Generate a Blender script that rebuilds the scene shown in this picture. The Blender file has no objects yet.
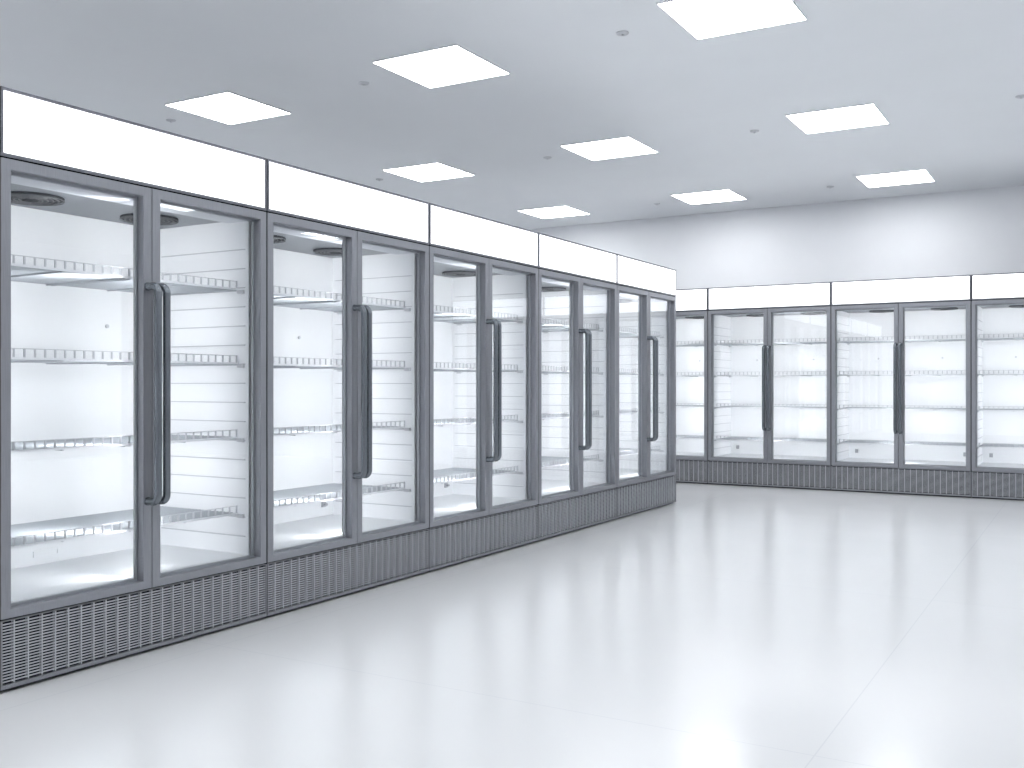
import bpy, math
from mathutils import Matrix, Vector

C = bpy.context.scene.collection
PI = math.pi

# ------------------------------------------------------------------ measures
CAM_H = 1.0706
YAW = math.radians(30.2994)
FPX = 998.77
LEFT_X = -3.261          # front plane of the left row
BACK_Y = 10.2813         # front plane of the back row
W = 1.28623              # cooler pitch
H = 2.10
Y0 = 2.0821              # first joint of the left row
X0 = -3.5832             # joint in the back row
CEIL = 3.05
DEPTH = 0.80

# ------------------------------------------------------------------ materials
def new_mat(name):
    m = bpy.data.materials.new(name); m.use_nodes = True
    nt = m.node_tree
    return m, nt, nt.nodes['Principled BSDF']

def plain(name, col, rough=0.5, metal=0.0, spec=0.5, coat=0.0):
    m, nt, b = new_mat(name)
    b.inputs['Base Color'].default_value = (*col, 1)
    b.inputs['Roughness'].default_value = rough
    b.inputs['Metallic'].default_value = metal
    b.inputs['Specular IOR Level'].default_value = spec
    b.inputs['Coat Weight'].default_value = coat
    return m

def noisy(name, c1, c2, scale=(1, 1, 1), nscale=20, rough=(0.4, 0.5), metal=0.0, bump=0.0, detail=4, spec=0.5):
    m, nt, b = new_mat(name)
    tc = nt.nodes.new('ShaderNodeTexCoord'); mp = nt.nodes.new('ShaderNodeMapping')
    mp.inputs['Scale'].default_value = scale
    n = nt.nodes.new('ShaderNodeTexNoise'); n.inputs['Scale'].default_value = nscale; n.inputs['Detail'].default_value = detail
    nt.links.new(tc.outputs['Object'], mp.inputs['Vector']); nt.links.new(mp.outputs['Vector'], n.inputs['Vector'])
    cr = nt.nodes.new('ShaderNodeValToRGB')
    cr.color_ramp.elements[0].position = 0.3; cr.color_ramp.elements[1].position = 0.7
    cr.color_ramp.elements[0].color = (*c1, 1); cr.color_ramp.elements[1].color = (*c2, 1)
    nt.links.new(n.outputs['Fac'], cr.inputs['Fac']); nt.links.new(cr.outputs['Color'], b.inputs['Base Color'])
    mr = nt.nodes.new('ShaderNodeMapRange')
    mr.inputs['To Min'].default_value = rough[0]; mr.inputs['To Max'].default_value = rough[1]
    nt.links.new(n.outputs['Fac'], mr.inputs['Value']); nt.links.new(mr.outputs['Result'], b.inputs['Roughness'])
    b.inputs['Metallic'].default_value = metal
    b.inputs['Specular IOR Level'].default_value = spec
    if bump:
        bp = nt.nodes.new('ShaderNodeBump'); bp.inputs['Strength'].default_value = bump; bp.inputs['Distance'].default_value = 0.002
        nt.links.new(n.outputs['Fac'], bp.inputs['Height']); nt.links.new(bp.outputs['Normal'], b.inputs['Normal'])
    return m

def emitter(name, col, strength):
    m, nt, b = new_mat(name)
    b.inputs['Base Color'].default_value = (0.85, 0.86, 0.88, 1)
    b.inputs['Roughness'].default_value = 0.4
    b.inputs['Emission Color'].default_value = (*col, 1)
    b.inputs['Emission Strength'].default_value = strength
    return m

M = {}
M['steel'] = noisy('brushed_steel', (0.27, 0.277, 0.302), (0.325, 0.332, 0.357), (40, 40, 1.2), 9, (0.36, 0.5), 0.6)
M['dark_steel'] = noisy('dark_brushed_steel', (0.16, 0.165, 0.19), (0.21, 0.215, 0.24), (40, 40, 1.2), 9, (0.4, 0.5), 0.6)
M['handle'] = plain('dark_polished_handle', (0.20, 0.218, 0.24), 0.27, 0.9)
M['black'] = plain('black_gap', (0.006, 0.007, 0.010), 0.8, spec=.1)
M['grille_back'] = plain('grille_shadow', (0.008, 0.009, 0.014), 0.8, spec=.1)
M['slat'] = noisy('grille_steel', (0.46, 0.47, 0.505), (0.51, 0.52, 0.555), (2, 2, 2), 8, (0.4, 0.5), 0.35)
M['liner'] = plain('white_liner', (0.86, 0.87, 0.885), 0.42)
M['rib'] = plain('liner_rib', (0.52, 0.53, 0.56), 0.5)
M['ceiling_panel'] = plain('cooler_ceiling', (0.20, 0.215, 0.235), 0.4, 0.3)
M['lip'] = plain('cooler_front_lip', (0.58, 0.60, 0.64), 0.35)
M['wire'] = plain('coated_wire', (0.38, 0.405, 0.43), 0.35, 0.3)
M['rail'] = plain('price_rail_white', (0.85, 0.86, 0.88), 0.35)
M['clip'] = plain('grey_clip', (0.56, 0.57, 0.60), 0.4)
M['fan'] = plain('fan_black', (0.008, 0.009, 0.011), 0.7, spec=.1)
M['fan_wire'] = plain('fan_wire', (0.07, 0.073, 0.078), 0.45, 0.0)
M['gasket'] = plain('spacer_grey', (0.42, 0.43, 0.46), 0.4, 0.2)
M['header'] = emitter('header_lightbox', (0.955, 0.97, 1.0), 0.78)
M['panel'] = emitter('ceiling_light_diffuser', (0.97, 0.985, 1.0), 5.6)
M['white_metal'] = plain('white_painted_metal', (0.78, 0.79, 0.81), 0.4)
M['sprinkler'] = plain('sprinkler_metal', (0.6, 0.61, 0.64), 0.4, 0.2)
M['wall'] = noisy('wall_paint', (0.80, 0.81, 0.835), (0.82, 0.83, 0.855), (1, 1, 1), 3, (0.7, 0.8))

def ceiling_mat():
    m = noisy('ceiling_paint', (0.83, 0.85, 0.875), (0.845, 0.865, 0.89), (1, 1, 1), 2, (0.75, 0.85))
    return m
M['ceiling'] = ceiling_mat()

def glass_mat():
    m = bpy.data.materials.new('clear_glass'); m.use_nodes = True
    nt = m.node_tree; nt.nodes.clear()
    out = nt.nodes.new('ShaderNodeOutputMaterial'); mix = nt.nodes.new('ShaderNodeMixShader')
    tr = nt.nodes.new('ShaderNodeBsdfTransparent'); tr.inputs['Color'].default_value = (0.965, 0.972, 0.975, 1)
    gl = nt.nodes.new('ShaderNodeBsdfGlossy'); gl.inputs['Roughness'].default_value = 0.0
    gl.inputs['Color'].default_value = (0.95, 0.97, 1, 1)
    lw = nt.nodes.new('ShaderNodeLayerWeight'); lw.inputs['Blend'].default_value = 0.5
    pw = nt.nodes.new('ShaderNodeMath'); pw.operation = 'POWER'; pw.inputs[1].default_value = 5
    ma = nt.nodes.new('ShaderNodeMath'); ma.operation = 'MULTIPLY_ADD'; ma.inputs[1].default_value = 0.96; ma.inputs[2].default_value = 0.04
    nt.links.new(lw.outputs['Facing'], pw.inputs[0]); nt.links.new(pw.outputs[0], ma.inputs[0])
    nt.links.new(ma.outputs[0], mix.inputs['Fac']); nt.links.new(tr.outputs['BSDF'], mix.inputs[1])
    nt.links.new(gl.outputs['BSDF'], mix.inputs[2]); nt.links.new(mix.outputs['Shader'], out.inputs['Surface'])
    return m
M['glass'] = glass_mat()

def floor_mat():
    m, nt, b = new_mat('glossy_white_tiles')
    tc = nt.nodes.new('ShaderNodeTexCoord')
    mp = nt.nodes.new('ShaderNodeMapping')
    T = 2.4
    mp.inputs['Location'].default_value = (0.70 + 6 * T, -2.925 + 6 * T, 0)
    nt.links.new(tc.outputs['Object'], mp.inputs['Vector'])
    br = nt.nodes.new('ShaderNodeTexBrick')
    br.offset = 0.0; br.squash = 1.0
    br.inputs['Scale'].default_value = 1.0
    br.inputs['Brick Width'].default_value = T; br.inputs['Row Height'].default_value = T
    br.inputs['Mortar Size'].default_value = 0.0022; br.inputs['Mortar Smooth'].default_value = 0.0; br.inputs['Bias'].default_value = 0
    br.inputs['Color1'].default_value = (0.735, 0.74, 0.745, 1); br.inputs['Color2'].default_value = (0.728, 0.733, 0.738, 1)
    br.inputs['Mortar'].default_value = (0.66, 0.67, 0.69, 1)
    nt.links.new(mp.outputs['Vector'], br.inputs['Vector'])
    nt.links.new(br.outputs['Color'], b.inputs['Base Color'])
    n = nt.nodes.new('ShaderNodeTexNoise'); n.inputs['Scale'].default_value = 1.3
    nt.links.new(tc.outputs['Object'], n.inputs['Vector'])
    mr = nt.nodes.new('ShaderNodeMapRange'); mr.inputs['To Min'].default_value = 0.16; mr.inputs['To Max'].default_value = 0.22
    nt.links.new(n.outputs['Fac'], mr.inputs['Value']); nt.links.new(mr.outputs['Result'], b.inputs['Roughness'])
    b.inputs['IOR'].default_value = 1.5
    b.inputs['Specular IOR Level'].default_value = 0.6
    return m
M['floor'] = floor_mat()

# ------------------------------------------------------------------ mesh building
class MB:
    def __init__(s): s.v = []; s.f = []; s.m = []
    def box(s, x0, x1, y0, y1, z0, z1, mi=0):
        n = len(s.v)
        s.v += [(x0, y0, z0), (x1, y0, z0), (x1, y1, z0), (x0, y1, z0), (x0, y0, z1), (x1, y0, z1), (x1, y1, z1), (x0, y1, z1)]
        for q in ((0, 3, 2, 1), (4, 5, 6, 7), (0, 1, 5, 4), (1, 2, 6, 5), (2, 3, 7, 6), (3, 0, 4, 7)):
            s.f.append(tuple(n + i for i in q)); s.m.append(mi)
        return s
    def ring(s, ox0, ox1, oz0, oz1, ix0, ix1, iz0, iz1, y0, y1, mi=0):
        """rectangular picture-frame ring in the x-z plane, from y0 to y1"""
        n = len(s.v)
        for y in (y0, y1):
            s.v += [(ox0, y, oz0), (ox1, y, oz0), (ox1, y, oz1), (ox0, y, oz1), (ix0, y, iz0), (ix1, y, iz0), (ix1, y, iz1), (ix0, y, iz1)]
        for i in range(4):
            j = (i + 1) % 4
            for q in ((i, j, 4 + j, 4 + i), (8 + j, 8 + i, 12 + i, 12 + j), (j, i, 8 + i, 8 + j), (4 + i, 4 + j, 12 + j, 12 + i)):
                s.f.append(tuple(n + k for k in q)); s.m.append(mi)
        return s
    def tube(s, pts, r, seg=12, mi=0, closed=False):
        """round tube swept along a polyline"""
        pts = [Vector(p) for p in pts]; n0 = len(s.v); k = len(pts)
        ref = None
        for i, p in enumerate(pts):
            if closed: t = pts[(i + 1) % k] - pts[i - 1]
            else: t = (pts[min(i + 1, k - 1)] - pts[max(i - 1, 0)])
            t.normalize()
            if ref is None:
                ref = Vector((0, 0, 1)) if abs(t.z) < 0.9 else Vector((1, 0, 0))
                a = t.cross(ref).normalized()
            else:
                a = (a - t * a.dot(t)).normalized()
            b = t.cross(a)
            for j in range(seg):
                w = 2 * PI * j / seg
                s.v.append(tuple(p + a * (r * math.cos(w)) + b * (r * math.sin(w))))
        rng = k if closed else k - 1
        for i in range(rng):
            for j in range(seg):
                i2 = (i + 1) % k
                s.f.append((n0 + i * seg + j, n0 + i * seg + (j + 1) % seg, n0 + i2 * seg + (j + 1) % seg, n0 + i2 * seg + j)); s.m.append(mi)
        if not closed:
            s.f.append(tuple(n0 + j for j in reversed(range(seg)))); s.m.append(mi)
            s.f.append(tuple(n0 + (k - 1) * seg + j for j in range(seg))); s.m.append(mi)
        return s
    def lathe(s, cx, cy, prof, seg=32, mi=0):
        """surface of revolution about the vertical through (cx, cy); prof = [(r, z), ...]"""
        n0 = len(s.v)
        for r, z in prof:
            for j in range(seg):
                w = 2 * PI * j / seg
                s.v.append((cx + r * math.cos(w), cy + r * math.sin(w), z))
        for i in range(len(prof) - 1):
            for j in range(seg):
                s.f.append((n0 + i * seg + j, n0 + i * seg + (j + 1) % seg, n0 + (i + 1) * seg + (j + 1) % seg, n0 + (i + 1) * seg + j)); s.m.append(mi)
        s.f.append(tuple(n0 + j for j in range(seg))); s.m.append(mi)
        s.f.append(tuple(n0 + (len(prof) - 1) * seg + j for j in reversed(range(seg)))); s.m.append(mi)
        return s
    def build(s, name, mats, parent=None, bevel=0.0, smooth=False):
        me = bpy.data.meshes.new(name); me.from_pydata(s.v, [], s.f)
        if not isinstance(mats, (list, tuple)): mats = [mats]
        for m in mats: me.materials.append(m)
        for p, mi in zip(me.polygons, s.m): p.material_index = mi
        me.update()
        import bmesh
        bm = bmesh.new(); bm.from_mesh(me); bmesh.ops.recalc_face_normals(bm, faces=bm.faces); bm.to_mesh(me); bm.free()
        if smooth:
            for p in me.polygons: p.use_smooth = True
            me.set_sharp_from_angle(angle=math.radians(40))
        o = bpy.data.objects.new(name, me); C.objects.link(o)
        if parent: o.parent = parent
        if bevel:
            b = o.modifiers.new('bevel', 'BEVEL'); b.width = bevel; b.segments = 2; b.limit_method = 'ANGLE'; b.angle_limit = math.radians(50)
        return o

def struct(name, mb, m):
    o = mb.build(name, m); o['kind'] = 'structure'; return o

def empty(name, loc, rz=0):
    o = bpy.data.objects.new(name, None); C.objects.link(o); o.location = loc; o.rotation_euler = (0, 0, rz)
    o.empty_display_size = 0.2
    return o

def tag(o, label, cat, group=None):
    o['label'] = label; o['category'] = cat
    if group: o['group'] = group

def copy_tree(o, parent=None):
    c = o.copy(); C.objects.link(c)
    if parent: c.parent = parent
    for ch in list(kids[o.name]): copy_tree(ch, c)
    return c

# ------------------------------------------------------------------ the room
RX0, RX1, RY0, RY1 = -7.6, 6.2, -2.6, BACK_Y + 0.85
struct('floor', MB().box(RX0, RX1, RY0, RY1, -0.1, 0.0), M['floor'])
struct('wall_back', MB().box(RX0 - .1, RX1 + .1, RY1, RY1 + 0.1, -0.1, CEIL + .1), M['wall'])
struct('wall_left', MB().box(RX0 - 0.1, RX0, RY0, RY1, -0.1, CEIL + .1), M['wall'])
struct('wall_right', MB().box(RX1, RX1 + 0.1, RY0, RY1, -0.1, CEIL + .1), M['wall'])
struct('wall_front', MB().box(RX0 - .1, RX1 + .1, RY0 - 0.1, RY0, -0.1, CEIL + .1), M['wall'])
struct('ceiling', MB().box(RX0, RX1, RY0, RY1, CEIL, CEIL + 0.1), M['ceiling'])

# ------------------------------------------------------------------ the cooler (x across, y inward, z up)
G = 0.0033                    # half the black gap between neighbours
XL, XR = G, W - G
XI0, XI1 = 0.036, W - 0.036   # inner faces of the liner
YB = 0.68                     # inner back wall
ZT = 1.825                    # inner ceiling
ZF = 0.292                    # inner floor
MID = W / 2

P_MID = 2.35
_lamps = {}
def lamp(name, parent, loc, direction, sx, sy, power, spread):
    key = (name, round(sy, 4))
    if key not in _lamps:
        L = bpy.data.lights.new(name, 'AREA'); L.shape = 'RECTANGLE'; L.size = sx; L.size_y = sy
        L.energy = power; L.spread = math.radians(spread); L.color = (0.97, 0.98, 1.0)
        _lamps[key] = L
    o = bpy.data.objects.new(name, _lamps[key]); C.objects.link(o); o.parent = parent; o.location = loc
    z = -Vector(direction).normalized(); y = Vector((0, 0, 1)); x = y.cross(z)
    o.rotation_euler = Matrix((x, y, z)).transposed().to_euler()
    return o

def make_cooler():
    root = empty('display_cooler', (0, 0, 0))
    # cabinet body in steel: sides, back, top, plinth, header surround
    b = MB()
    b.box(XL, XL + .014, .052, DEPTH, .012, H)
    b.box(XR - .014, XR, .052, DEPTH, .012, H)
    b.box(XL + .014, XR - .014, DEPTH - .015, DEPTH, .012, H)
    b.box(XL + .014, XR - .014, .052, DEPTH - .015, H - .015, H)
    b.box(XL + .014, XR - .014, .052, DEPTH - .015, .235, .255)
    b.box(XL + .014, XR - .014, .052, .08, .255, .285)
    b.box(MID - .022, MID + .022, .054, .078, .285, 1.86)                # centre mullion behind the doors
    b.box(XL + .014, XR - .014, .052, .078, 1.84, 1.866)
    body = b.build('cabinet_body', M['steel'], root, bevel=.0015)
    for y in (.08, DEPTH - .06):
        MB().box(XL + .02, XR - .02, y, y + .04, .0, .012).build('foot_rail', M['black'], root)
    # header surround and light box
    hf = MB().ring(XL, XR, 1.8605, H, .0135, W - .0135, 1.8722, 2.0893, .0, .052)
    hs = hf.build('header_frame', M['dark_steel'], root)
    hp = MB().box(.0138, W - .0138, .003, .046, 1.8725, 2.0890)
    p = hp.build('header_panel', M['header'], root); p['label'] = 'glowing white header light box'
    # liner with ribbed sides
    l = MB()
    l.box(XL + .014, XI0, .080, YB + .02, ZF - .012, ZT + .012)
    l.box(XI1, XR - .014, .080, YB + .02, ZF - .012, ZT + .012)
    l.box(XI0, XI1, YB, YB + .02, ZF - .012, ZT + .012)
    l.box(XI0, XI1, .080, YB, ZF - .012, ZF)
    for i in range(18):
        z = 1.688 - .0876 * i
        if z < .33: continue
        l.box(XI0, XI0 + .006, .10, .655, z - .002, z + .002, 1)
        l.box(XI1 - .006, XI1, .10, .655, z - .002, z + .002, 1)
    ln = l.build('liner', [M['liner'], M['rib']], root); ln['label'] = 'white ribbed inner liner'
    for x in (.335, .955):                                               # round plugs in the back wall
        pl = MB(); pts = [(x, YB - .006, 1.338), (x, YB, 1.338)]
        pl.tube(pts, .009, 14); pl.build('plug', M['clip'], ln, smooth=True)
    for x in (.115, 1.165):
        pl = MB(); pl.tube([(x, YB - .03, .362), (x, YB, .362)], .008, 12); pl.box(x - .016, x + .016, YB - .008, YB, .345, .385)
        pl.build('drain_knob', M['gasket'], ln)
    dr = MB(); dr.ring(MID - .06, MID + .06, .325, .352, MID - .054, MID + .054, .330, .347, YB - .006, YB); dr.box(MID - .054, MID + .054, YB - .003, YB, .330, .347)
    dr.build('air_slot', M['liner'], ln)
    # inner ceiling with two fan grilles and the lighter front lip
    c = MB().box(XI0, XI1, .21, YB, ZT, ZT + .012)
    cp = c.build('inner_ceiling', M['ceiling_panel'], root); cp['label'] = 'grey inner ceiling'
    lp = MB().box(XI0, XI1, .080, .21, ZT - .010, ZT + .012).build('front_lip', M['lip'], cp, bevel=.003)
    for x in (.415, 1.0):
        cy, r = .445, .125
        fg = MB()
        for rr in (r, r * .84, r * .68, r * .52, r * .36, r * .2):
            fg.tube([(x + rr * math.cos(t), cy + rr * math.sin(t), ZT - .012) for t in [2 * PI * k / 32 for k in range(32)]], .0022, 6, 1, closed=True)
        for k in range(8):
            t = PI * k / 4 + .2
            fg.tube([(x + .02 * math.cos(t), cy + .02 * math.sin(t), ZT - .011), (x + r * math.cos(t), cy + r * math.sin(t), ZT - .011)], .0022, 6, 1)
        fg.lathe(x, cy, [(r, ZT), (r, ZT - .006), (r * .98, ZT - .008), (.03, ZT - .006), (.03, ZT - .016), (.001, ZT - .016)], 32, 0)
        g = fg.build('fan_grille', [M['fan'], M['fan_wire']], cp, smooth=True); g['label'] = 'round black fan grille'
    # prism shaped lamp strip on the back of the centre mullion, shining inward to both sides
    s = MB(); z0, z1 = .30, 1.81
    for z in (z0, z1): s.v += [(MID - .024, .079, z), (MID + .024, .079, z), (MID, .098, z)]
    for q in ((0, 1, 2), (5, 4, 3), (0, 3, 4, 1), (1, 4, 5, 2), (2, 5, 3, 0)): s.f.append(q); s.m.append(0)
    hs = s.build('light_strip', M['gasket'], root)
    for z0, z1 in ((.305, .45), (.545, .79), (.89, 1.13), (1.23, 1.47), (1.57, 1.80)):   # lamps end short of every shelf
        for a in (-1, 1):
            lamp('strip_lamp', hs, (MID + a * .0135, .0900, (z0 + z1) / 2), (a * .64, .77, 0), .024, z1 - z0, P_MID * (z1 - z0) / 1.1, 108)
    # wire shelves, each with a low fence of clips along the front
    for z in (1.506, 1.166, .826, .478):
        s = MB()
        x0, x1 = XI0 + .014, XI1 - .014
        y0, y1 = .145, .655
        nw = 22
        for k in range(nw + 1):
            y = y0 + (y1 - y0) * k / nw
            s.tube([(x0, y, z), (x1, y, z)], .0045, 6)
        for x in (x0, x0 + (MID - x0) * .5, MID - .012, MID + .012, x1 - (x1 - MID) * .5, x1):
            s.tube([(x, y0, z - .006), (x, y1, z - .006)], .004, 6)
        sh = s.build('wire_shelf', M['wire'], root, smooth=True)
        r = MB()
        r.box(x0, x1, y0 - .012, y0 - .006, z - .005, z + .004)
        r.tube([(x0, y0 - .009, z + .035), (x1, y0 - .009, z + .035)], .0018, 6, 1)
        n = 29
        for k in range(n):
            x = x0 + .006 + (x1 - x0 - .012) * k / (n - 1)
            r.box(x - .0035, x + .0035, y0 - .011, y0 - .007, z + .002, z + .035, 1)
        pr = r.build('shelf_fence', [M['rail'], M['clip']], sh); pr['label'] = 'white front rail with small clips'
        for x in (XI0 + .007, XI1 - .007):
            for y in (.105, .60):
                MB().box(x - .007, x + .007, y, y + .035, z - .02, z - .004).build('bracket', M['clip'], sh)
    # louvred base grille
    g = MB()
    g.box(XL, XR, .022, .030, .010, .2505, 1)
    g.box(XL, XR, .0, .014, .0125, .0275)
    g.box(XL, XR, .0, .014, .2475, .2505)
    g.box(XL, XL + .0065, .0, .014, .0275, .2475); g.box(XR - .0065, XR, .0, .014, .0275, .2475)
    for k in range(1, 21):
        z = .0275 + .22 * k / 21
        g.box(XL + .0065, XR - .0065, .002, .005, z - .0023, z + .0023, 2)
    for k in range(1, 24):
        x = W * k / 24
        g.box(x - .0024, x + .0024, .001, .014, .0275, .2475, 2)
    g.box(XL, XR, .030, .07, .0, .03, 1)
    gr = g.build('base_grille', [M['steel'], M['grille_back'], M['slat']], root); gr['label'] = 'louvred steel grille along the base'
    # doors
    for (a, d, i0, i1, hx) in ((XL + .0005, MID - .0015, .0415, .6015, MID - .0235), (MID + .0015, XR - .0005, .6850, W - .0415, MID + .0185)):
        dm = MB().ring(a, d, .2555, 1.8545, i0, i1, .2875, 1.817, .0, .050)
        dr = dm.build('door', M['steel'], root, bevel=.0022); dr['label'] = 'steel framed glass door'
        gl = MB().box(i0 + .0002, i1 - .0002, .033, .037, .2877, 1.8168).build('glass', M['glass'], dr)
        MB().ring(i0 + .0003, i1 - .0003, .2878, 1.8167, i0 + .009, i1 - .009, .2965, 1.808, .0375, .049).build('spacer', M['gasket'], dr)
        MB().ring(a + .008, d - .008, .262, 1.848, i0 - .004, i1 + .004, .2835, 1.821, .0503, .0515).build('gasket', M['black'], dr)
        hb = MB(); r = .0150; p = .063; z0, z1 = .604, 1.460; rb = .028
        pts = [(hx, .001, z0)]
        for k in range(7):
            t = PI / 2 * k / 6
            pts.append((hx, -(p - rb) - rb * math.sin(t), z0 + rb - rb * math.cos(t)))
        for k in range(7):
            t = PI / 2 * k / 6
            pts.append((hx, -(p - rb) - rb * math.cos(t), z1 - rb + rb * math.sin(t)))
        pts.append((hx, .001, z1))
        hb.tube(pts, r, 16)
        for z in (z0, z1): hb.tube([(hx, .0, z), (hx, -.006, z)], .0165, 16)
        hn = hb.build('handle', M['handle'], dr, smooth=True); hn['label'] = 'dark polished tubular pull handle'
    # dark seal strips that close the joints to the neighbours
    MB().box(-.0030, G + .0004, .003, .0515, .012, H - .004).build('side_seal', M['black'], root)
    MB().box(XL, XR, .004, .0515, 1.8548, 1.8603).build('header_seal', M['black'], root)
    return root

proto = make_cooler()
kids = {}
for o in bpy.data.objects:
    kids.setdefault(o.name, [])
    if o.parent: kids.setdefault(o.parent.name, []).append(o)

LEFT = ['left-row glass-door cooler nearest the camera, cut by the left picture edge',
        'second nearest glass-door cooler of the left row, a lamp reflected in its left door',
        'middle cooler of the five glass-door coolers in the left row',
        'fourth cooler along the left row, just before the one at its far end',
        'narrow-looking cooler at the far end of the left row, by the open corner']
BACK = ['back-wall cooler mostly hidden behind the far end of the left row',
        'complete back-wall cooler with two glass doors, the left one of two seen whole',
        'complete back-wall cooler with two glass doors, the right one of two seen whole',
        'back-wall cooler cut off by the right edge of the picture']
spots = [((LEFT_X, Y0 + k * W, 0), PI / 2, LEFT[k], 'glass-door coolers of the left row') for k in range(5)]
spots += [((X0 + (k - 1) * W, BACK_Y, 0), 0, BACK[k], 'glass-door coolers along the back wall') for k in range(4)]
for i, (loc, rz, lab, grp) in enumerate(spots):
    o = proto if i == 0 else copy_tree(proto)
    o.location = loc; o.rotation_euler = (0, 0, rz)
    tag(o, lab, 'display cooler', grp)

# ------------------------------------------------------------------ ceiling lights
def make_light():
    root = empty('ceiling_light', (0, 0, CEIL))
    h = .305
    d = MB().box(-h, h, -h, h, -.010, -.001).build('diffuser', M['panel'], root)
    v = MB(); n = h + .004
    v.box(-n, n, -n, -h, -.011, 0); v.box(-n, n, h, n, -.011, 0); v.box(-n, -h, -h, h, -.011, 0); v.box(h, n, -h, h, -.011, 0)
    v.build('trim_frame', M['white_metal'], root)
    return root
LX = [-5.36, -3.515, -1.655, 2.07]
LY = [.17, 2.66, 5.155, 7.645, 10.135]
LIGHT_LABEL = {
    (0, 2): 'square ceiling light over the nearest left cooler, leftmost of all',
    (1, 2): 'large square ceiling light in the upper middle of the picture',
    (2, 2): 'square ceiling light cut by the top edge of the picture',
    (0, 3): 'square ceiling light above the joint between the second and third left coolers',
    (1, 3): 'middle ceiling light of the nine, centre of the three-by-three grid',
    (2, 3): 'square ceiling light at right, below and right of the one cut by the top edge',
    (0, 4): 'smallest farthest ceiling light just above the left row header',
    (1, 4): 'farthest-row ceiling light in the middle, close to the back wall',
    (2, 4): 'farthest-row ceiling light at right, above the back-wall coolers'}
lp = make_light()
for o in bpy.data.objects:
    kids.setdefault(o.name, [])
kids[lp.name] = [o for o in bpy.data.objects if o.parent == lp]
first = True
for i, x in enumerate(LX):
    for j, y in enumerate(LY):
        o = lp if first else copy_tree(lp)
        first = False
        o.location = (x, y, CEIL)
        tag(o, LIGHT_LABEL.get((i, j), 'square white ceiling light outside the picture frame'), 'ceiling light', 'square ceiling lights')

# ------------------------------------------------------------------ sprinkler heads
def make_sprinkler():
    root = empty('ceiling_sprinkler', (0, 0, CEIL))
    MB().lathe(0, 0, [(.036, 0), (.036, -.004), (.031, -.009), (.018, -.011), (.001, -.011)], 28).build('escutcheon', M['sprinkler'], root, smooth=True)
    h = MB().lathe(0, 0, [(.007, -.011), (.007, -.014), (.010, -.015), (.010, -.017), (.001, -.017)], 16)
    h.build('sprinkler_head', M['clip'], root, smooth=True)
    return root
sp = make_sprinkler()
for o in bpy.data.objects:
    kids.setdefault(o.name, [])
kids[sp.name] = [o for o in bpy.data.objects if o.parent == sp]
SPR = [(-4.147, 5.17, 'small ceiling sprinkler left of the large upper-middle light'),
       (-2.30, 5.17, 'small ceiling sprinkler left of the light cut by the top edge'),
       (-5.98, 5.17, 'small ceiling sprinkler below left of the leftmost ceiling light'),
       (-5.97, 7.68, 'small ceiling sprinkler beside the light over the second and third left coolers'),
       (-4.13, 7.68, 'small ceiling sprinkler left of the centre light of the grid'),
       (-2.30, 7.69, 'small ceiling sprinkler left of the right-hand middle-row light'),
       (-.442, 7.686, 'small ceiling sprinkler at the right picture edge'),
       (-2.293, 10.24, 'small ceiling sprinkler left of the farthest right light'),
       (-4.15, 10.24, 'small ceiling sprinkler left of the farthest middle light')]
for i, (x, y, lab) in enumerate(SPR):
    o = sp if i == 0 else copy_tree(sp)
    o.location = (x, y, CEIL); tag(o, lab, 'sprinkler', 'ceiling sprinklers')

# ------------------------------------------------------------------ world, camera, view
w = bpy.data.worlds.new('world'); bpy.context.scene.world = w; w.use_nodes = True
w.node_tree.nodes['Background'].inputs['Color'].default_value = (0.8, 0.87, 1, 1)
w.node_tree.nodes['Background'].inputs['Strength'].default_value = 0.0

cam = bpy.data.cameras.new('camera'); co = bpy.data.objects.new('camera', cam); C.objects.link(co)
cam.sensor_width = 36; cam.lens = FPX * 36 / 1024; cam.shift_y = .0002
cam.clip_start = .05
co.location = (0, 0, CAM_H); co.rotation_euler = (PI / 2, 0, YAW)
bpy.context.scene.camera = co

sc = bpy.context.scene
sc.view_settings.view_transform = 'Standard'; sc.view_settings.look = 'None'
sc.view_settings.gamma = 1; sc.view_settings.exposure = 1.45; sc.view_settings.use_curve_mapping = False
cy = sc.cycles
cy.max_bounces = 14; cy.diffuse_bounces = 8; cy.glossy_bounces = 5; cy.transmission_bounces = 8; cy.transparent_max_bounces = 24
cy.use_denoising = True
cy.sample_clamp_indirect = 6
cy.caustics_reflective = False; cy.caustics_refractive = False
